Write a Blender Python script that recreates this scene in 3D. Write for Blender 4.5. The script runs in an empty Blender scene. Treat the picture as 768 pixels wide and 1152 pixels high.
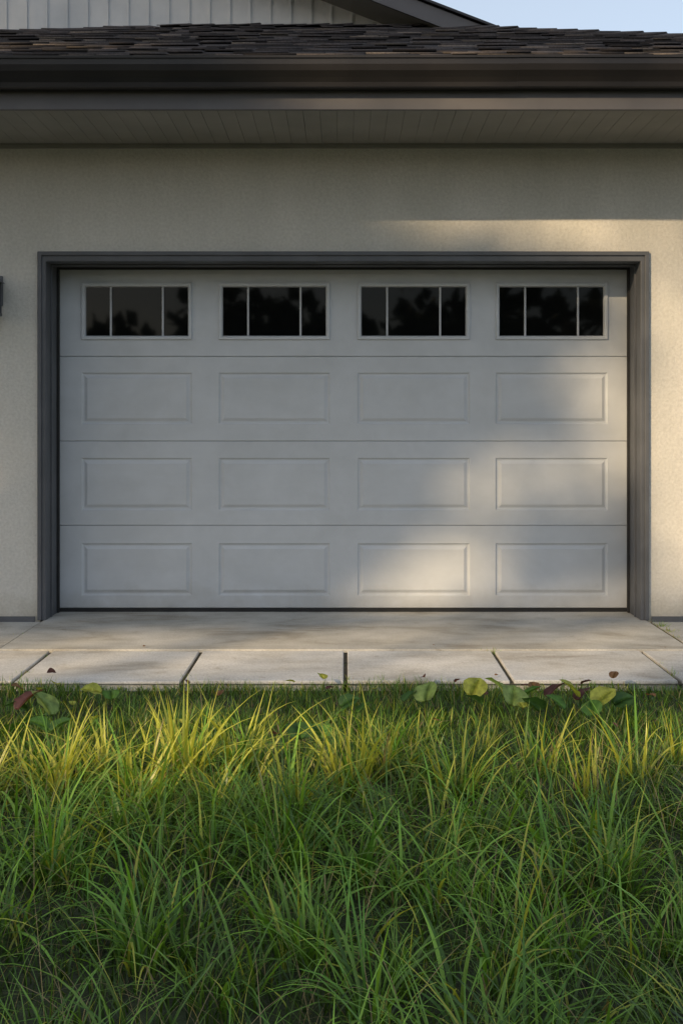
import bpy, math, random
import numpy as np
from mathutils import Vector
random.seed(7); rng=np.random.default_rng(11)
scene=bpy.context.scene
scene.view_settings.view_transform='Standard'
try: scene.view_settings.look='None'
except Exception: pass
scene.view_settings.exposure=0

# ---------------------------------------------------------------- sun / sky
AZ=math.radians(40); EL=math.radians(23.5)
S=Vector((-math.sin(AZ)*math.cos(EL),-math.cos(AZ)*math.cos(EL),math.sin(EL)))
w=bpy.data.worlds.new("World"); scene.world=w; w.use_nodes=True
nt=w.node_tree; bg=nt.nodes['Background']
sk=nt.nodes.new('ShaderNodeTexSky'); sk.sky_type='NISHITA'; sk.sun_disc=False
sk.sun_elevation=EL; sk.sun_rotation=math.radians(220); sk.dust_density=1.6; sk.air_density=1.0; sk.ozone_density=1.0
hz=nt.nodes.new('ShaderNodeMix'); hz.data_type='RGBA'; hz.inputs[0].default_value=.5; hz.inputs[7].default_value=(3.9,4.1,4.3,1)
nt.links.new(sk.outputs[0],hz.inputs[6]); nt.links.new(hz.outputs[2],bg.inputs[0]); bg.inputs[1].default_value=0.205
sd=bpy.data.lights.new("sun",'SUN'); sd.energy=5.0; sd.angle=math.radians(0.8); sd.color=(1.0,0.75,0.45)
so=bpy.data.objects.new("sun",sd); scene.collection.objects.link(so)
so.rotation_euler=(-S).to_track_quat('-Z','Y').to_euler(); so.location=S*40

# ---------------------------------------------------------------- camera
cd=bpy.data.cameras.new("camera"); cam=bpy.data.objects.new("camera",cd); scene.collection.objects.link(cam)
cam.location=(0,-7,1.15); cam.rotation_euler=(math.radians(90),0,0)
cd.sensor_fit='VERTICAL'; cd.sensor_height=36; cd.lens=39.6; cd.shift_y=-96/1152; cd.shift_x=-2/1152
cd.clip_start=0.05; cd.clip_end=1000
scene.camera=cam

# ---------------------------------------------------------------- materials
def new_mat(name):
    m=bpy.data.materials.new(name); m.use_nodes=True
    n=m.node_tree.nodes; l=m.node_tree.links
    return m,n,l,n['Principled BSDF']
def noise(n,l,scale,detail=4,rough=0.6,vec=None,dist=0):
    t=n.new('ShaderNodeTexNoise'); t.inputs['Scale'].default_value=scale
    t.inputs['Detail'].default_value=detail; t.inputs['Roughness'].default_value=rough
    t.inputs['Distortion'].default_value=dist
    if vec: l.new(vec,t.inputs['Vector'])
    return t
def coords(n,l,scale=(1,1,1)):
    g=n.new('ShaderNodeNewGeometry'); mp=n.new('ShaderNodeMapping'); mp.inputs['Scale'].default_value=scale
    l.new(g.outputs['Position'],mp.inputs['Vector']); return mp.outputs[0]
def ramp(n,l,fac,stops):
    r=n.new('ShaderNodeValToRGB'); e=r.color_ramp.elements
    while len(e)<len(stops): e.new(0.5)
    for i,(p,c) in enumerate(stops):
        e[i].position=p; e[i].color=(c[0],c[1],c[2],1)
    l.new(fac,r.inputs[0]); return r.outputs[0]
def mix(n,l,mode,f,a,b):
    m=n.new('ShaderNodeMix'); m.data_type='RGBA'; m.blend_type=mode
    if isinstance(f,float): m.inputs[0].default_value=f
    else: l.new(f,m.inputs[0])
    for idx,v in ((6,a),(7,b)):
        if isinstance(v,tuple): m.inputs[idx].default_value=(*v,1)
        else: l.new(v,m.inputs[idx])
    return m.outputs[2]
def bump(n,l,h,strength,dist,prev=None):
    b=n.new('ShaderNodeBump'); b.inputs['Strength'].default_value=strength; b.inputs['Distance'].default_value=dist
    l.new(h,b.inputs['Height'])
    if prev: l.new(prev,b.inputs['Normal'])
    return b.outputs[0]
def surf(name,c1,c2,scale=3,rough=0.6,bumps=(),vscale=(1,1,1),lo=.35,hi=.65,spec=0.5,metal=0,extra=None):
    m,n,l,p=new_mat(name); v=coords(n,l,vscale)
    t=noise(n,l,scale,6,.6,v)
    c=ramp(n,l,t.outputs[0],[(lo,c1),(hi,c2)])
    if extra:
        c=extra(n,l,c)
    l.new(c,p.inputs['Base Color']); p.inputs['Roughness'].default_value=rough
    p.inputs['Specular IOR Level'].default_value=spec; p.inputs['Metallic'].default_value=metal
    prev=None
    for (sc,st,di,vs) in bumps:
        vv=coords(n,l,vs); tt=noise(n,l,sc,4,.6,vv); prev=bump(n,l,tt.outputs[0],st,di,prev)
    if prev: l.new(prev,p.inputs['Normal'])
    return m

def stucco_extra(n,l,c):
    v=coords(n,l,(1,1,.35)); t=noise(n,l,2.2,6,.65,v)
    s=ramp(n,l,t.outputs[0],[(.35,(.9,.9,.89)),(.65,(1.03,1.02,1.02))])
    c=mix(n,l,'MULTIPLY',1.0,c,s)
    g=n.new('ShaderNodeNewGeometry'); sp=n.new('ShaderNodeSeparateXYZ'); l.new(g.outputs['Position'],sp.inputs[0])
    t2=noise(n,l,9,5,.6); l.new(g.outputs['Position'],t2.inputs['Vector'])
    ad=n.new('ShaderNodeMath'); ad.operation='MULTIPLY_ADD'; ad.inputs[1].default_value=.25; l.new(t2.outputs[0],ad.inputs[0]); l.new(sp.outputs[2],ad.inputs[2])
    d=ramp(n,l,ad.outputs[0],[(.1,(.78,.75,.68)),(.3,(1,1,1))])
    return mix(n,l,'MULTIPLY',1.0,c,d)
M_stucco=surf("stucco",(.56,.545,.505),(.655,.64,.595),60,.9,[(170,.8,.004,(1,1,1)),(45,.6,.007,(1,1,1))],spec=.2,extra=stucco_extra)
def door_extra(n,l,c):
    v=coords(n,l,(1,1,1.6)); t=noise(n,l,1.7,7,.68,v,.4)
    s=ramp(n,l,t.outputs[0],[(.33,(.92,.92,.91)),(.62,(1.02,1.02,1.02))])
    c=mix(n,l,'MULTIPLY',1.0,c,s)
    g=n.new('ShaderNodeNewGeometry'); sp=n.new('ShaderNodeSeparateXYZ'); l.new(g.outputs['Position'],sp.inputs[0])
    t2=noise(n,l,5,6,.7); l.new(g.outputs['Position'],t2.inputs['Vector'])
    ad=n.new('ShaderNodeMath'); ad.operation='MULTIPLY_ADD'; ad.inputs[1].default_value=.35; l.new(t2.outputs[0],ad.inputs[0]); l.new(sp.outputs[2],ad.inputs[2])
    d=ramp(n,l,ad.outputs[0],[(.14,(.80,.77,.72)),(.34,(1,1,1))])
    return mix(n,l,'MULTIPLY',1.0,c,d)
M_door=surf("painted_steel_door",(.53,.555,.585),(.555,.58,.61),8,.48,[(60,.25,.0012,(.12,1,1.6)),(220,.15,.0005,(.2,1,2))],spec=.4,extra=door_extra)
M_muntin=surf("muntin_paint",(.45,.46,.48),(.5,.51,.53),10,.5)
M_frame=surf("dark_trim_paint",(.075,.08,.09),(.10,.105,.118),5,.5,[(30,.2,.002,(3,3,.3))])
M_gutter=surf("gutter_metal",(.016,.0145,.016),(.022,.02,.021),4,.42,[(3,.12,.01,(1,1,1))],spec=.4)
M_fascia=surf("fascia_paint",(.09,.085,.09),(.11,.105,.11),3,.55)
M_soffit=surf("soffit_board",(.225,.22,.195),(.27,.26,.235),2.5,.7,[(40,.15,.002,(1,.1,1))])
M_rubber=surf("rubber_seal",(.012,.012,.012),(.02,.02,.02),20,.8)
M_dark=surf("dark_gap",(.01,.01,.01),(.014,.013,.012),10,.9)
M_flash=surf("flashing",(.45,.47,.5),(.55,.57,.6),10,.5)
M_siding=surf("siding_paint",(.52,.53,.54),(.62,.62,.62),3,.65,[(30,.2,.003,(2,2,.2))])
m,n,l,p=new_mat("window_glass"); M_glass=m
p.inputs['Base Color'].default_value=(.004,.0045,.0045,1); p.inputs['Roughness'].default_value=.03
p.inputs['Specular IOR Level'].default_value=.13
t=noise(n,l,1.2,2,.5,coords(n,l)); l.new(bump(n,l,t.outputs[0],.04,.004),p.inputs['Normal'])

def conc_extra(n,l,c):
    v=coords(n,l,(.8,1.8,1)); t=noise(n,l,1.5,7,.66,v,.5)
    s=ramp(n,l,t.outputs[0],[(.34,(.62,.58,.52)),(.48,(.92,.91,.88)),(.64,(1.08,1.08,1.08))])
    c=mix(n,l,'MULTIPLY',1.0,c,s)
    t2=noise(n,l,120,3,.6,coords(n,l)); s2=ramp(n,l,t2.outputs[0],[(.3,(.78,.78,.78)),(.6,(1.05,1.05,1.05))])
    c=mix(n,l,'MULTIPLY',1.0,c,s2)
    t3=noise(n,l,9,8,.75,coords(n,l)); s3=ramp(n,l,t3.outputs[0],[(.58,(1,1,1)),(.72,(.68,.63,.55))])
    return mix(n,l,'MULTIPLY',1.0,c,s3)
M_conc=surf("concrete",(.44,.43,.40),(.53,.52,.485),5,.85,[(90,.5,.003,(1,1,1)),(12,.3,.008,(1,1,1))],spec=.25,extra=conc_extra)
M_paver=surf("concrete_paver",(.55,.545,.53),(.65,.64,.62),3,.85,[(90,.5,.003,(1,1,1)),(10,.35,.008,(1,1,1))],spec=.25,extra=conc_extra)
M_soil=surf("soil",(.05,.045,.028),(.13,.11,.07),14,.95,[(60,1,.01,(1,1,1))])
M_ground=surf("lawn_soil",(.028,.034,.014),(.045,.06,.02),6,.95,[(30,1,.03,(1,1,1))])
M_bark=surf("bark",(.06,.045,.03),(.12,.09,.065),6,.9,[(12,1,.03,(3,3,.5))])

def attr_mat(name,rough,transl,spec=.3,nz=0):
    m,n,l,p=new_mat(name)
    a=n.new('ShaderNodeAttribute'); a.attribute_name='Col'; c=a.outputs['Color']
    if nz:
        t=noise(n,l,nz,4,.6,coords(n,l)); s=ramp(n,l,t.outputs[0],[(.3,(.6,.6,.6)),(.7,(1.25,1.25,1.25))])
        c=mix(n,l,'MULTIPLY',1.0,c,s)
    l.new(c,p.inputs['Base Color']); p.inputs['Roughness'].default_value=rough; p.inputs['Specular IOR Level'].default_value=spec
    if transl>0:
        tr=n.new('ShaderNodeBsdfTranslucent'); mul=mix(n,l,'MULTIPLY',1.0,c,(1.6,1.5,.6)); l.new(mul,tr.inputs[0])
        ms=n.new('ShaderNodeMixShader'); ms.inputs[0].default_value=transl
        l.new(p.outputs[0],ms.inputs[1]); l.new(tr.outputs[0],ms.inputs[2])
        l.new(ms.outputs[0],n['Material Output'].inputs['Surface'])
    return m
M_grass=attr_mat("grass_blade",.38,.35,.5)
M_leaf=attr_mat("leaf",.6,0,.2)
M_weed=attr_mat("weed_leaf",.5,.3,.35,nz=40)
M_shingle=attr_mat("asphalt_shingle",.9,0,.2,nz=90)

# ---------------------------------------------------------------- mesh helpers
def link(o,parent=None):
    scene.collection.objects.link(o)
    if parent: o.parent=parent
    return o
def empty(name,parent=None):
    return link(bpy.data.objects.new(name,None),parent)
def mesh(name,V,F,mat,parent=None,bevel=0,smooth=False):
    me=bpy.data.meshes.new(name); me.from_pydata([tuple(v) for v in V],[],F); me.update()
    me.materials.append(mat); o=link(bpy.data.objects.new(name,me),parent)
    if bevel:
        b=o.modifiers.new('bevel','BEVEL'); b.width=bevel; b.segments=2; b.limit_method='ANGLE'
    if smooth:
        for q in me.polygons: q.use_smooth=True
    return o
BF=[(0,3,2,1),(4,5,6,7),(0,1,5,4),(1,2,6,5),(2,3,7,6),(3,0,4,7)]
def boxes(name,L,mat,parent=None,bevel=0):
    V=[];F=[]
    for (x0,x1,y0,y1,z0,z1) in L:
        b=len(V); V+=[(x0,y0,z0),(x1,y0,z0),(x1,y1,z0),(x0,y1,z0),(x0,y0,z1),(x1,y0,z1),(x1,y1,z1),(x0,y1,z1)]
        F+=[tuple(b+i for i in f) for f in BF]
    return mesh(name,V,F,mat,parent,bevel)
def prism_y(name,poly,y0,y1,mat,parent=None,bevel=0):   # poly in (x,z)
    k=len(poly); V=[(a,y0,b) for a,b in poly]+[(a,y1,b) for a,b in poly]
    F=[tuple(range(k)),tuple(range(2*k-1,k-1,-1))]+[(i,i+k,(i+1)%k+k,(i+1)%k) for i in range(k)]
    return mesh(name,V,F,mat,parent,bevel)
def np_mesh(name,V,F,mat,C=None,parent=None):
    me=bpy.data.meshes.new(name); nv=len(V); nf=len(F); k=F.shape[1]
    me.vertices.add(nv); me.vertices.foreach_set('co',V.astype(np.float32).ravel())
    me.loops.add(nf*k); me.loops.foreach_set('vertex_index',F.astype(np.int32).ravel())
    me.polygons.add(nf); me.polygons.foreach_set('loop_start',(np.arange(nf)*k).astype(np.int32))
    me.update(calc_edges=True)
    if C is not None:
        a=me.color_attributes.new('Col','FLOAT_COLOR','POINT')
        a.data.foreach_set('color',np.c_[C,np.ones(nv)].astype(np.float32).ravel())
    me.materials.append(mat); me.validate()
    return link(bpy.data.objects.new(name,me),parent)

# ================================================================ HOUSE
house=empty("stucco_garage_house")
XL,XR=-4.2,3.55; ZS=2.83; YW=-.3
prism_y("front_wall",[(XL,-.1),(-1.801,-.1),(-1.801,2.183),(1.801,2.183),(1.801,-.1),(XR,-.1),(XR,ZS+.05),(XL,ZS+.05)],YW,-.06,M_stucco,house)
boxes("side_walls",[(XL,XL+.2,-.06,5.3,-.1,ZS+.05),(XR-.2,XR,-.06,5.3,-.1,ZS+.05),(XL+.2,XR-.2,5.1,5.3,-.1,ZS+.05)],M_stucco,house)
boxes("weep_screed",[(XL-.004,-1.83,YW-.012,YW+.05,-.02,.022),(1.83,XR+.004,YW-.012,YW+.05,-.02,.022)],M_frame,house)
def U(name,xo,xi,zo,zi,y0,y1,mat,z0=0.0,parent=house,bevel=.003):
    return prism_y(name,[(-xo,z0),(-xi,z0),(-xi,zi),(xi,zi),(xi,z0),(xo,z0),(xo,zo),(-xo,zo)],y0,y1,mat,parent,bevel)
U("door_frame",1.800,1.764,2.182,2.132,YW-.010,-.004,M_frame)
U("door_casing",1.812,1.788,2.190,2.166,YW-.022,YW-.002,M_frame,z0=.002)
U("door_stop",1.7635,1.752,2.1315,2.120,-.055,-.028,M_rubber,z0=.003,bevel=0)
U("frame_bead",1.7635,1.755,2.1315,2.123,-.20,-.185,M_frame,z0=.003,bevel=0)

# garage door
gd=empty("garage_door",house)
cols=[(-1.624,-.939),(-.773,-.083),(.088,.785),(.945,1.641)]
secs=[(.022,.536),(.536,1.060),(1.060,1.586),(1.586,2.14)]
pz=[(.1,.425),(.63,.956),(1.166,1.486),(1.69,2.044)]
X0,X1=-1.775,1.775
def section(name,z0,z1,pa,pb,prof,cap):
    z0+=.0014; z1-=.0014; V=[];F=[]
    xs=[X0]+[c for ab in cols for c in ab]+[X1]; zs=[z0+.003,pa,pb,z1-.003]
    def q(a,b,c,d):
        i=len(V); V.extend([a,b,c,d]); F.append((i,i+1,i+2,i+3))
    for j in range(3):
        for i in range(len(xs)-1):
            if j==1 and i%2==1: continue
            q((xs[i],0,zs[j]),(xs[i+1],0,zs[j]),(xs[i+1],0,zs[j+1]),(xs[i],0,zs[j+1]))
    for (za,zb) in ((z0+.003,z0),(z1-.003,z1)):
        q((X0,0,za),(X1,0,za),(X1,.003,zb),(X0,.003,zb)); q((X0,.003,zb),(X1,.003,zb),(X1,.012,zb),(X0,.012,zb))
    for (xa,xb) in cols:
        pr=None
        for (o,y) in prof:
            r=[(xa+o,y,pa+o),(xb-o,y,pa+o),(xb-o,y,pb-o),(xa+o,y,pb-o)]
            if pr:
                for k in range(4): q(pr[k],pr[(k+1)%4],r[(k+1)%4],r[k])
            pr=r
        if cap: q(*pr)
    return mesh(name,V,F,M_door,gd)
pp=[(0,0),(.004,.004),(.007,.0085),(.014,.0095),(.019,.0085),(.033,.001),(.037,-.0005)]
for i in range(3): section("panel_section_%d"%(i+1),secs[i][0],secs[i][1],pz[i][0],pz[i][1],pp,True)
wp=[(0,0),(0.0005,-.008),(.003,-.012),(.016,-.012),(.022,-.007),(.026,.012),(.0262,.03)]
section("window_section",secs[3][0],secs[3][1],pz[3][0],pz[3][1],wp,False)
boxes("section_tongues",[(X0,X1,.0125,.03,z-.02,z+.02) for z in (.536,1.06,1.586)],M_door,gd)
for k,(xa,xb) in enumerate(cols):
    mesh("window_glass_%d"%(k+1),[(xa+.01,.016,1.70),(xb-.01,.016,1.70),(xb-.01,.016,2.034),(xa+.01,.016,2.034)],[(0,1,2,3)],M_glass,gd)
    gx0,gx1=xa+.026,xb-.026; W=gx1-gx0
    boxes("window_muntins_%d"%(k+1),[(gx0+W*f-.006,gx0+W*f+.006,.0,.0155,1.712,2.022) for f in (.245,.755)],M_muntin,gd,.002)
boxes("door_backing",[(-1.8,1.8,.035,.07,.01,2.2)],M_dark,gd)
boxes("bottom_seal",[(-1.765,1.765,-.006,.034,.0015,.0215)],M_rubber,gd)

# soffit / fascia / gutter
EX0,EX1,EY0=-5.0,4.33,-1.15; EZ=3.07; P=.4; RT=3.49
YB=EY0+2*RT
sx0,sx1=EX0+.08,EX1-.08
L=[]; x=sx0
while x<sx1-.09:
    L.append((x,x+.0893,-1.049,YW+.002,ZS,ZS+.012)); x+=.0905
boxes("soffit_boards",L,M_soffit,house,.0012)
boxes("soffit_backing",[(sx0,sx1,-1.05,YB-.08,ZS+.0125,ZS+.03)],M_soffit,house)
boxes("frieze_trim",[(XL,XR,YW-.016,YW-.001,ZS-.028,ZS-.001)],M_soffit,house,.003)
boxes("fascia",[(EX0+.06,EX1-.06,-1.075,-1.05,ZS-.012,3.04),(EX0+.055,EX0+.08,-1.05,YB-.06,ZS-.012,3.04),(EX1-.08,EX1-.055,-1.05,YB-.06,ZS-.012,3.04)],M_fascia,house,.002)
prof=[(-1.077,3.052),(-1.077,2.915),(-1.137,2.912),(-1.147,2.918),(-1.152,2.94),(-1.165,2.962),(-1.188,2.99),(-1.197,3.02),(-1.198,3.048),(-1.206,3.050),(-1.207,3.062),(-1.190,3.062),(-1.190,3.04),(-1.18,2.995),(-1.145,2.94),(-1.13,2.922),(-1.085,2.925),(-1.084,3.052)]
def gutter():
    xs=[EX0+.02,-3.3,-3.299,0.9,0.901,EX1-.02]; V=[];F=[];k=len(prof)
    for j,x in enumerate(xs):
        V+=[(x,a,b+.004*math.sin(x*.7)-(.0015 if j in(2,3) else 0)) for a,b in prof]
    for j in range(len(xs)-1):
        F+=[(j*k+i,(j+1)*k+i,(j+1)*k+(i+1)%k,j*k+(i+1)%k) for i in range(k)]
    F+=[tuple(range(k)),tuple(range(len(V)-1,len(V)-k-1,-1))]
    mesh("gutter",V,F,M_gutter,house)
gutter()
# roof deck
def rz(t): return EZ+P*t
RX0,RX1=EX0+RT,EX1-RT; RY=EY0+RT
d=-.02
Vd=[(EX0,EY0,EZ+d),(EX1,EY0,EZ+d),(EX1,YB,EZ+d),(EX0,YB,EZ+d),(RX0,RY,rz(RT)+d),(RX1,RY,rz(RT)+d)]
def colored(name,V,F,cols_,mat,parent): return np_mesh(name,np.array(V,float),np.array(F),mat,np.array(cols_,float),parent)
mesh("roof_deck",Vd,[(0,1,5,4),(1,2,5),(2,3,4,5),(3,0,4),(0,3,2,1)],M_gutter,house)
V=[];F=[];C=[]
def slab(P8,c):
    b=len(V); V.extend(P8); F.extend([tuple(b+i for i in f) for f in BF]); C.extend([c]*8)
def shingle_face(org,ax,up,width_fn,tmax):
    t=-.03; row=0
    while t<tmax:
        a,b=width_fn(max(t,0)+.15)
        if t<.3: a,b=width_fn(max(t,0)+.08)
        x=a-random.random()*.2
        while x<b:
            wdt=random.uniform(.12,.30); x1=min(x+wdt,b)
            if x1>a:
                xa=max(x,a); g=.003; lift=random.choice([.006,.008,.010,.013,.020]); le=.17; t0=t+random.uniform(-.006,.006)
                sh=random.choice([.5,.75,1,1.3,1.65]); base=(.060*sh,.052*sh,.051*sh)
                if random.random()<.14: base=(.12*sh,.10*sh,.085*sh)
                def pt(xx,tt,h): return tuple(org[i]+ax[i]*xx+up[i]*tt+(0,0,1)[i]*(P*tt+h) for i in range(3))
                e=random.uniform(-.003,.003)
                slab([pt(xa,t0,lift-.011),pt(x1-g,t0,lift-.011+e),pt(x1-g,t0+le,-.012),pt(xa,t0+le,-.012),
                      pt(xa,t0,lift),pt(x1-g,t0,lift+e),pt(x1-g,t0+le,-.001),pt(xa,t0+le,-.001)],base)
            x=x1
        t+=.125; row+=1
shingle_face((EX0,EY0,EZ),(1,0,0),(0,1,0),lambda t:(t,EX1-EX0-t),RT-.15)
shingle_face((EX1,EY0,EZ),(0,1,0),(-1,0,0),lambda t:(t,2*RT-t),RT-.15)
shingle_face((EX0,EY0,EZ),(0,1,0),(1,0,0),lambda t:(t,2*RT-t),RT-.15)
def caps(a,b):
    a=Vector(a);b=Vector(b);D=(b-a);n_=int(D.length/.19);D.normalize();side=D.cross(Vector((0,0,1))).normalized();upv=side.cross(D)
    for i in range(n_):
        p0=a+D*(i*.19);p1=p0+D*.27; w_=.15; l0=random.uniform(.018,.032); sh=random.uniform(.7,1.4)
        q=[]
        for (pp_,h) in ((p0,l0),(p1,.014)):
            q+=[pp_-side*w_+upv*(h-.05),pp_+upv*h,pp_+side*w_+upv*(h-.05)]
        bb=len(V); V.extend([tuple(k) for k in q]+[tuple(k-upv*.008) for k in q]); C.extend([(.06*sh,.052*sh,.05*sh)]*12)
        F.extend([(bb,bb+1,bb+4,bb+3),(bb+1,bb+2,bb+5,bb+4),(bb,bb+6,bb+7,bb+1),(bb+1,bb+7,bb+8,bb+2),(bb,bb+3,bb+9,bb+6),(bb+2,bb+8,bb+11,bb+5)])
caps((EX0,EY0,EZ),(RX0,RY,rz(RT))); caps((EX1,EY0,EZ),(RX1,RY,rz(RT))); caps((RX1,RY,rz(RT)),(RX0,RY,rz(RT)))
colored("roof_shingles",V,F,C,M_shingle,house)

# second storey
gx=-3.0; GZ=4.36; GXE=1.2; gp=.385
def rtop(x): return GZ+gp*((GXE-gx)-abs(x-gx))
xw=.78; xwl=2*gx-xw
prism_y("upper_wall",[(xwl,3.0),(xw,3.0),(xw,rtop(xw)-.13),(gx,rtop(gx)-.13),(xwl,rtop(xwl)-.13)],2.55,8,M_siding,house)
L=[];x=xw-.012
while x>xwl:
    zt=rtop(x)-.145
    L.append((x-.018,x,2.536,2.552,3.0,zt)); x-=.172
boxes("upper_battens",L,M_siding,house,.002)
boxes("upper_base_flashing",[(RX0-.9,xw+.02,2.515,2.53,4.40,4.50)],M_flash,house)
th=.13
prism_y("upper_roof",[(GXE,rtop(GXE)-.02),(gx,rtop(gx)-.02),(2*gx-GXE,rtop(2*gx-GXE)-.02),(2*gx-GXE,rtop(GXE)-th),(gx,rtop(gx)-th),(GXE,rtop(GXE)-th)],2.12,8.3,M_soffit,house)
prism_y("upper_rake_fascia",[(GXE+.02,rtop(GXE)-.01),(gx,rtop(gx)-.002),(2*gx-GXE-.02,rtop(GXE)-.01),(2*gx-GXE-.02,rtop(GXE)-.15),(gx,rtop(gx)-.142),(GXE+.02,rtop(GXE)-.15)],2.09,2.117,M_fascia,house)
prism_y("upper_shingles",[(GXE+.05,rtop(GXE)+.012),(gx,rtop(gx)+.03),(2*gx-GXE-.05,rtop(GXE)+.012),(2*gx-GXE-.05,rtop(GXE)-.008),(gx,rtop(gx)+.002),(GXE+.05,rtop(GXE)-.008)],2.06,8.33,M_gutter,house)

# wall lantern
lan=empty("wall_lantern")
lx,ly,lz=-2.068,-.3,1.965
boxes("backplate",[(lx-.05,lx+.05,ly-.02,ly-.001,lz-.1,lz+.08)],M_frame,lan,.006)
boxes("arm",[(lx-.012,lx+.012,ly-.13,ly-.02,lz+.04,lz+.06)],M_frame,lan,.004)
V=[(lx,ly-.12,lz+.085)]+[(lx+a*.075,ly-.12+b*.075,lz+.03) for a,b in((-1,-1),(1,-1),(1,1),(-1,1))]
mesh("cap",V,[(0,1,2),(0,2,3),(0,3,4),(0,4,1),(4,3,2,1)],M_frame,lan)
boxes("cage",[(lx+a*.052-.006,lx+a*.052+.006,ly-.12+b*.052-.006,ly-.12+b*.052+.006,lz-.15,lz+.031) for a in(-1,1) for b in(-1,1)]+[(lx-.06,lx+.06,ly-.18,ly-.06,lz-.165,lz-.148)],M_frame,lan)
boxes("glass",[(lx-.046,lx+.046,ly-.166,ly-.074,lz-.147,lz+.029)],M_glass,lan)

# ================================================================ GROUND
def sheet(name,x0,x1,y0,y1,z,mat):
    return mesh(name,[(x0,y0,z),(x1,y0,z),(x1,y1,z),(x0,y1,z)],[(0,1,2,3)],mat)
sheet("ground",-250,250,-250,250,-.05,M_ground)
sheet("soil_bed",-5.2,4.8,-1.90,-.2,-.017,M_soil)
boxes("concrete_apron",[(-1.78,1.80,-1.18,.06,-.12,0)],M_conc,None,.006)
boxes("concrete_strip",[(-4.6,-1.795,-1.17,YW+.05,-.12,-.010),(1.83,4.2,-1.165,YW+.05,-.12,-.010)],M_conc,None,.004)
pav=empty("concrete_paver_path")
js=[-4.52,-3.77,-3.01,-2.26,-1.50,-.73,.012,.768,1.53,2.29,3.04,3.8,4.56]
for i in range(len(js)-1):
    g=.010; dz=random.uniform(-.005,.003); tw=random.uniform(-.006,.006)
    a,b=js[i]+g,js[i+1]-g
    y0,y1=-1.885+random.uniform(-.01,.01),-1.20
    V=[(a+tw,y0,-.1),(b+tw,y0,-.1),(b,y1,-.1),(a,y1,-.1),(a+tw,y0,-.004+dz),(b+tw,y0,-.004+dz*.3),(b,y1,-.004+dz*.5),(a,y1,-.004)]
    mesh("paver_%d"%(i+1),V,BF,M_paver,pav,.005)

# ================================================================ GRASS
GV=[];GF=[];GC=[];cnt=0
def blades(x,y,z,Ln,W,az,th0,kap,c0,c1,seg=5,twist=.5):
    global cnt
    n=len(x); pos=np.stack([x,y,z],1).astype(float)
    tw=az+rng.normal(0,twist,n); side=np.stack([-np.sin(tw),np.cos(tw),np.zeros(n)],1)
    P_=[]; Cc=[]
    for i in range(seg+1):
        t=i/seg
        wv=(W*.5*max(.04,(1-t**1.8)*(.65+.7*t if t<.5 else 1)))[:,None]
        P_.append(pos-side*wv); P_.append(pos+side*wv)
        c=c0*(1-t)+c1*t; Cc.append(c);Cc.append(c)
        th=th0+kap*((i+.5)/seg)
        ds=Ln/seg
        pos=pos+np.stack([np.sin(th)*np.cos(az)*ds,np.sin(th)*np.sin(az)*ds,np.cos(th)*ds],1)
        pos[:,2]=np.maximum(pos[:,2],-.04)
    Vv=np.stack(P_,1).reshape(-1,3); CC=np.stack(Cc,1).reshape(-1,3)
    k=2*(seg+1); base=(np.arange(n)*k)[:,None]+cnt
    f=np.concatenate([np.stack([base[:,0]+2*i,base[:,0]+2*i+1,base[:,0]+2*i+3,base[:,0]+2*i+2],1) for i in range(seg)],0)
    GV.append(Vv);GF.append(f);GC.append(CC);cnt+=n*k
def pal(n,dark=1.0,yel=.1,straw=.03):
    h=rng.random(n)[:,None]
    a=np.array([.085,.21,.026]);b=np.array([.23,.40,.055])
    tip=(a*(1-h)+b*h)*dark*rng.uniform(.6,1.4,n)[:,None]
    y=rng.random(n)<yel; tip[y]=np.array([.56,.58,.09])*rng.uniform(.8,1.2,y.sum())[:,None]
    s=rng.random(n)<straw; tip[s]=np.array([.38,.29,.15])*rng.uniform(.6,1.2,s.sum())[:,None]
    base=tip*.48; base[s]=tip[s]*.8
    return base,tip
TAU=2*math.pi
def short(n,x0,x1,y0,y1,h0,h1,dark=1,yel=.1,straw=.04,w=.004):
    x=rng.uniform(x0,x1,n);y=rng.uniform(y0,y1,n); az=rng.uniform(0,TAU,n)
    c0,c1=pal(n,dark,yel,straw)
    hm=.75+.35*np.sin(x*5.3+np.cos(y*4)*2)*np.sin(y*6.1+x*2)
    blades(x,y,np.full(n,-.05),rng.uniform(h0,h1,n)*hm,rng.uniform(.6,1.3,n)*w,az,rng.uniform(0,.5,n),rng.uniform(0,1.4,n),c0,c1,4)
def clump(cx,cy,n,r,h,w,spread=.5,kap=1.2,dark=1,yel=.1,straw=.03,seg=6):
    a=rng.uniform(0,TAU,n); rr=r*np.sqrt(rng.random(n))
    x=cx+rr*np.cos(a);y=cy+rr*np.sin(a); az=a+rng.normal(0,.7,n)
    y=np.minimum(y,-1.93)
    c0,c1=pal(n,dark,yel,straw)
    blades(x,y,np.full(n,-.05),h*rng.uniform(.45,1.1,n),w*rng.uniform(.6,1.3,n),az,rng.uniform(0,spread,n)*(.3+rr/r),np.abs(rng.normal(kap,.6,n)),c0,c1,seg)
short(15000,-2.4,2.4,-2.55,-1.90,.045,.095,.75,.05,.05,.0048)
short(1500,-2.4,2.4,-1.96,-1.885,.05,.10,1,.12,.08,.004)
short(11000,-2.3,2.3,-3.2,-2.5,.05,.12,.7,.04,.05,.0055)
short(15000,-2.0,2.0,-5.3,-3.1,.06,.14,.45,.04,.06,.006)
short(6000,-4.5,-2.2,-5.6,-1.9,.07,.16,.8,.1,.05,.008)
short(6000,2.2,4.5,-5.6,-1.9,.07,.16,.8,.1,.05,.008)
short(5000,-3,3,-8.5,-5.3,.06,.12,.8,.05,.05,.009)
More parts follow.
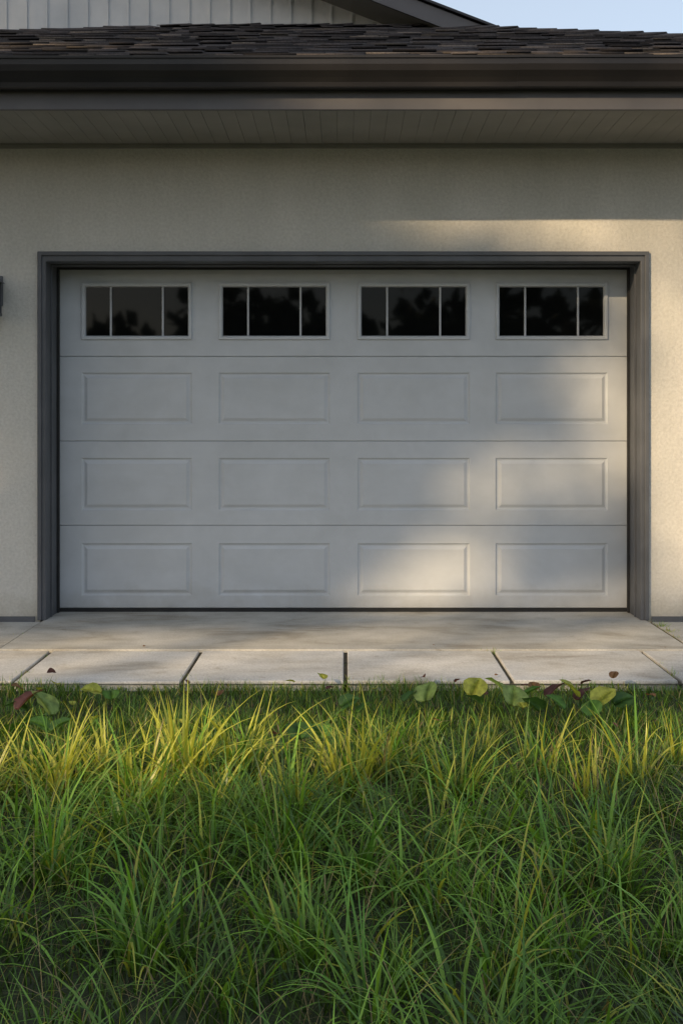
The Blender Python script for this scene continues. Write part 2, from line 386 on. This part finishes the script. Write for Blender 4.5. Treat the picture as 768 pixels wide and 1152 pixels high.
for i in range(110):
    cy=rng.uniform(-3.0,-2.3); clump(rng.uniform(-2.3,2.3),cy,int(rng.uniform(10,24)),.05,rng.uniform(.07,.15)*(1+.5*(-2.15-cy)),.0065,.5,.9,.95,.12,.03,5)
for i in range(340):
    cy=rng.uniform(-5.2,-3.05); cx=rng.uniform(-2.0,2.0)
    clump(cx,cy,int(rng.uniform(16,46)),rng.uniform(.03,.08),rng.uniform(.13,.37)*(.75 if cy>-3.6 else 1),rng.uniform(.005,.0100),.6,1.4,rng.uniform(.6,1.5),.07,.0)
n=2400; x=rng.uniform(-2,2,n);y=rng.uniform(-5.2,-3.1,n);c0,c1=pal(n,1.1,.15,.40)
blades(x,y,np.full(n,-.05),rng.uniform(.2,.38,n),rng.uniform(.0016,.003,n),rng.uniform(0,TAU,n),rng.uniform(0,.6,n),rng.uniform(.2,2.0,n),c0,c1,7)
for (cx,cy,n_,h,w_) in [(-.52,-3.28,64,.37,.014),(-.36,-3.14,44,.33,.013),(-.92,-3.38,60,.34,.013),(-.80,-3.2,36,.30,.012),(-1.14,-3.45,40,.32,.012),(-1.05,-3.3,30,.28,.011),(.03,-3.32,50,.33,.013),(.14,-3.15,34,.32,.012),
      (-.15,-3.5,30,.30,.012),(-.65,-3.4,30,.30,.012),(.36,-3.38,28,.31,.011),(.68,-3.1,22,.26,.010),(.98,-3.25,24,.36,.010),(1.17,-3.0,20,.25,.010),(-1.3,-3.15,22,.28,.011),(.5,-2.9,14,.2,.009),(-.66,-2.95,16,.22,.010),(.25,-2.85,12,.2,.009),(.8,-3.4,22,.28,.010)]:
    clump(cx,cy,n_,.06,h,w_,.5,.8,1.3,.9,.02,8)  # sunlit glow put into the tuft colour: mostly yellow, brighter than the lawn
for i in range(70):
    clump(rng.uniform(-1.2,1.2),rng.uniform(-4.8,-3.6),int(rng.uniform(5,11)),.05,rng.uniform(.30,.43),.0095,.6,1.5,1.5,.16,.0,8)
# a few long arching blades that fall across the tufts
n=14
blades(rng.uniform(-.6,-.1,n),rng.uniform(-3.5,-3.3,n),np.full(n,-.05),rng.uniform(.38,.5,n),rng.uniform(.008,.012,n),rng.uniform(-.5,.5,n),rng.uniform(.2,.5,n),rng.uniform(1.0,1.7,n),*pal(n,1.2,1.0,0),9)  # all yellow, with the tufts' sunlit glow in the blade colour
def sprig(cx,cy,n,h,r=.02):
    a=rng.uniform(0,TAU,n);c0,c1=pal(n,1.1,.3,.15)
    blades(cx+rng.normal(0,r,n),cy+rng.normal(0,r,n),np.full(n,-.02),rng.uniform(.4,1,n)*h,rng.uniform(.002,.004,n),a,rng.uniform(.2,.9,n),rng.uniform(0,1.2,n),c0,c1,4)
for (a,b,n_,h) in [(1.84,-.45,60,.06),(1.85,-.62,60,.05),(1.83,-.8,40,.04),(-1.50,-1.3,20,.03),(-1.50,-1.7,30,.05),(.77,-1.22,25,.05),(.72,-1.19,30,.04),(-.73,-1.8,16,.05),(1.53,-1.75,30,.06),(1.53,-1.5,16,.04),(.013,-1.85,24,.05),(.012,-1.5,8,.025),(-1.78,-.7,10,.03),(.3,-1.19,10,.02),(-1.0,-1.19,14,.03)]:
    sprig(a,b,n_,h)
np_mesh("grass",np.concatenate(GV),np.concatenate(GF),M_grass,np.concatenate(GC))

# ---------------------------------------------------------------- broadleaf weeds and fallen leaves
def ovate_leaf(V,F,C,c,R,az,tilt,col,fold=.35,droop=.25):
    out=[(0,-.62),(.30,-.80),(.62,-.66),(.84,-.30),(.88,.08),(.70,.45),(.40,.78),(0,1.12)]
    ca,sa=math.cos(az),math.sin(az); ct,st=math.cos(tilt),math.sin(tilt); b=len(V)
    roll=random.uniform(-.5,.5)
    def place(u,v,h):
        u,h=u*math.cos(roll)-h*math.sin(roll),u*math.sin(roll)+h*math.cos(roll)
        y=v*ct-h*st; z=v*st+h*ct
        return (c[0]+u*ca-y*sa, c[1]+u*sa+y*ca, c[2]+z)
    def add(u,v,m_):
        h=fold*abs(u)-droop*v*v*.6+.07*math.sin(7*v+3*u)*abs(u)
        V.append(place(u*R,v*R,h*R)); C.append(tuple(q*m_ for q in col))
    n_=len(out)
    for i,(u,v) in enumerate(out):
        add(0,v if i in(0,n_-1) else v*.95,1.25)
    for sgn in (1,-1):
        o=len(V)
        sc=random.uniform(.9,1.08)
        for i,(u,v) in enumerate(out):
            add(sgn*u*.5*sc,v*.97,random.uniform(.85,1.1))
        o2=len(V)
        for i,(u,v) in enumerate(out):
            add(sgn*u*sc*random.uniform(.94,1.04),v,random.uniform(.75,1.05))
        for i in range(n_-1):
            F.append((b+i,b+i+1,o+i+1,o+i)); F.append((o+i,o+i+1,o2+i+1,o2+i))
GRN=(.10,.22,.04);YEL=(.42,.45,.08);DK=(.05,.12,.03);RED=(.13,.055,.05);PALE=(.24,.34,.10);BRN=(.22,.12,.06)
def finish(name,V,F,C):
    me=bpy.data.meshes.new(name); me.from_pydata(V,[],F); me.update()
    a=me.color_attributes.new('Col','FLOAT_COLOR','POINT'); a.data.foreach_set('color',[q for c in C for q in (*c,1)])
    for q in me.polygons:q.use_smooth=True
    me.materials.append(M_weed); link(bpy.data.objects.new(name,me))
def weed(cx,cy,leaves):
    V=[];F=[];C=[]
    for (dx,dy,h,R,col,tilt) in leaves:
        p=(cx+dx,cy+dy,-.05+h)
        ovate_leaf(V,F,C,p,R*1.1,random.uniform(-2.2,2.2),tilt*random.uniform(.6,1),col)
        b=len(V); s=.0025
        V+= [(cx-s,cy,-.05),(cx+s,cy,-.05),(p[0]+s,p[1],p[2]-.002),(p[0]-s,p[1],p[2]-.002)]; C+=[(.15,.2,.06)]*4; F.append((b,b+1,b+2,b+3))
    finish("broadleaf_weed",V,F,C)
weed(-1.17,-2.67,[(-.04,0,.15,.062,RED,.9),(.03,-.03,.14,.062,PALE,.9),(-.09,.04,.11,.045,DK,.5),(.02,-.1,.10,.05,DK,.7),(-.05,-.12,.08,.045,GRN,.7)])
weed(-1.03,-2.35,[(0,0,.11,.045,YEL,.5),(.07,.02,.09,.04,GRN,.5)])
weed(-.15,-3.15,[(0,0,.16,.05,DK,.5),(.06,.03,.15,.05,GRN,.5)])
weed(-1.0,-3.0,[(0,0,.14,.05,DK,.6),(-.08,.03,.13,.045,GRN,.6)])
weed(.34,-2.42,[(0,0,.12,.055,PALE,.7),(-.07,.02,.10,.04,DK,.6)])
weed(.58,-2.38,[(-.04,0,.13,.055,YEL,.9),(.05,.0,.14,.05,PALE,.8),(-.05,-.08,.10,.045,DK,.8)])
weed(.72,-2.45,[(-.04,-.04,.12,.058,PALE,1.0),(.03,-.1,.10,.05,DK,.7),(.04,.03,.12,.045,GRN,.7)])
weed(.88,-2.42,[(-.02,0,.13,.05,RED,.8),(.04,-.02,.14,.05,YEL,.9),(.10,.02,.11,.045,RED,.6),(-.03,-.1,.10,.045,GRN,.8)])
weed(1.04,-2.5,[(0,0,.12,.055,YEL,.6),(.08,.02,.10,.048,DK,.5),(-.06,-.06,.09,.045,GRN,.7)])
weed(.02,-2.55,[(0,0,.11,.042,DK,.6),(.06,.01,.09,.036,GRN,.5)])
V=[];F=[];C=[]
for i in range(34):
    x=random.uniform(-1.8,1.9); y=random.choice([random.uniform(-2.3,-1.95),random.uniform(-2.9,-2.0)])
    ovate_leaf(V,F,C,(x,y,random.uniform(.03,.06)),random.uniform(.014,.03),random.uniform(0,TAU),random.uniform(.1,.7),random.choice([BRN,RED,YEL,BRN]))
for i in range(4):
    ovate_leaf(V,F,C,(random.uniform(-1.7,1.8),random.choice([random.uniform(-1.19,-1.1),random.uniform(-1.87,-1.8)]),.008),random.uniform(.006,.010),random.uniform(0,TAU),random.uniform(0,.3),BRN)
finish("fallen_leaves",V,F,C)

# ================================================================ TREES (behind the viewer, toward the sun)
Sn=np.array(S)
def ell(a,b,ca,cb,ra,rb,rot=0):
    da,db=a-ca,b-cb; c,s=math.cos(rot),math.sin(rot)
    u=(da*c+db*s)/ra; v=(-da*s+db*c)/rb
    return np.clip(1.6-1.1*(u*u+v*v),0,1)
def keep_prob(P):  # thins the unseen foliage so sun patches land on chosen wall and ground areas
    t=P[:,2]/Sn[2]; gx_=P[:,0]-Sn[0]*t; gy_=P[:,1]-Sn[1]*t
    tw=(P[:,1]+.15)/Sn[1]; wx=P[:,0]-Sn[0]*tw; wz=P[:,2]-Sn[2]*tw
    lit=np.zeros(len(P))
    W=gy_>-.15
    a,b=wx,wz
    L=np.zeros(len(P))
    L=np.maximum(L,1.0*ell(a,b,1.7,2.5,1.5,.42,0))
    L=np.maximum(L,1.0*ell(a,b,2.6,1.3,.95,1.9))
    L=np.maximum(L,.90*ell(a,b,1.1,.92,.85,.24,.14))
    L=np.maximum(L,.70*ell(a,b,1.5,1.40,.40,.30,.14))
    L=np.maximum(L,1.0*ell(a,b,.36,.24,.70,.25,.5))
    L=np.maximum(L,.97*ell(a,b,1.4,.05,.9,.18,0))
    L=np.maximum(L,.70*ell(a,b,-2.8,.8,.95,1.1))
    L=np.maximum(L,.97*ell(a,b,-1.6,3.2,.8,.4))
    lit[W]=L[W]
    a,b=gx_,gy_
    G=np.zeros(len(P))
    G=np.maximum(G,.96*ell(a,b,.2,-1.25,4.0,.85,.04))
    G=np.maximum(G,1.0*ell(a,b,-.25,-2.98,1.5,.72,.08))
    G=np.maximum(G,.97*ell(a,b,1.2,-2.75,1.2,.6,.2))
    G=np.maximum(G,.85*ell(a,b,1.3,-3.6,.45,.18,.3))
    G=np.maximum(G,.85*ell(a,b,-.9,-4.2,.45,.16,.3))
    G=np.maximum(G,.8*ell(a,b,.5,-4.0,.4,.14,-.2))
    lit[~W]=G[~W]
    return 1-lit
def make_tree(cx,cy,cz,R,H,nclump,per):
    T=empty("broadleaf_tree")
    V=[];F=[]
    def limb(a,b,r0,r1,k=8):
        a=Vector(a);b=Vector(b);D=(b-a).normalized(); s=D.orthogonal().normalized();u=D.cross(s); n0=len(V)
        for j in range(4):
            f=j/3; c=a.lerp(b,f)+Vector((random.uniform(-1,1),random.uniform(-1,1),0))*.05*(1 if 0<j<3 else 0); r=r0*(1-f)+r1*f
            V.extend([tuple(c+s*r*math.cos(TAU*i/k)+u*r*math.sin(TAU*i/k)) for i in range(k)])
        for j in range(3):
            F.extend([(n0+j*k+i,n0+j*k+(i+1)%k,n0+(j+1)*k+(i+1)%k,n0+(j+1)*k+i) for i in range(k)])
    fork=(cx+.2,cy,cz-H*.75); limb((cx,cy,-.1),fork,.24,.16)
    cl=[]
    for i in range(nclump):
        while True:
            q=rng.uniform(-1,1,3)
            if q@q<1 and q@q>.08: break
        cl.append((cx+q[0]*R,cy+q[1]*R,cz+q[2]*H))
    for i in range(7):
        e=cl[i]; limb(fork,e,.07,.02,6)
    mesh("trunk_and_limbs",V,F,M_bark,T,smooth=True)
    cl=np.array(cl); n=nclump*per
    c=np.repeat(cl,per,0); P_=c+rng.normal(0,.45,(n,3))
    m_=rng.random(n)<keep_prob(P_); P_=P_[m_]; n=len(P_)
    a=rng.normal(size=(n,3)); a/=np.linalg.norm(a,axis=1)[:,None]
    b=np.cross(a,rng.normal(size=(n,3))); b/=np.linalg.norm(b,axis=1)[:,None]
    s=rng.uniform(.09,.15,n)[:,None]
    V4=np.stack([P_-a*s,P_+b*s*.65,P_+a*s,P_-b*s*.65],1).reshape(-1,3)
    F4=np.arange(4*n).reshape(-1,4)
    col=np.repeat(np.array([.045,.085,.022])*rng.uniform(.6,1.5,n)[:,None],4,0)
    np_mesh("foliage",V4,F4,M_leaf,col,T)
D=21.0; hx,hy=-math.sin(AZ)*D,-math.cos(AZ)*D; ux,uy=math.cos(AZ),-math.sin(AZ)
for (u,dd,cz,H,nc) in [(-3.2,0,9.0,4.6,180),(1.0,2.0,9.6,4.8,190),(5.0,-1.0,8.8,4.6,170),(-3.4,6.0,16.2,3.6,125),(2.2,7.0,16.6,3.2,60)]:  # the two highest crowns are added to shade the roof and upper siding
    make_tree(hx+ux*u-math.sin(AZ)*dd,hy+uy*u-math.cos(AZ)*dd,cz,3.9,H,nc,100)
n=9000; k=90
cx=rng.uniform(-55,55,k); cy=-42+rng.normal(0,3,k); ch=rng.uniform(4,8.5,k)
idx=rng.integers(0,k,n); q=rng.normal(0,1,(n,3)); q/=np.linalg.norm(q,axis=1)[:,None]; q*=rng.random(n)[:,None]**.3
P_=np.stack([cx[idx]+q[:,0]*3.2,cy[idx]+q[:,1]*3,ch[idx]*.5+q[:,2]*ch[idx]*.5],1)
a=rng.normal(size=(n,3)); a/=np.linalg.norm(a,axis=1)[:,None]; b=np.cross(a,rng.normal(size=(n,3))); b/=np.linalg.norm(b,axis=1)[:,None]
s=rng.uniform(.35,.7,n)[:,None]
np_mesh("distant_trees",np.stack([P_-a*s,P_+b*s*.7,P_+a*s,P_-b*s*.7],1).reshape(-1,3),np.arange(4*n).reshape(-1,4),M_leaf,np.repeat(np.array([.035,.06,.02])*rng.uniform(.6,1.4,n)[:,None],4,0))
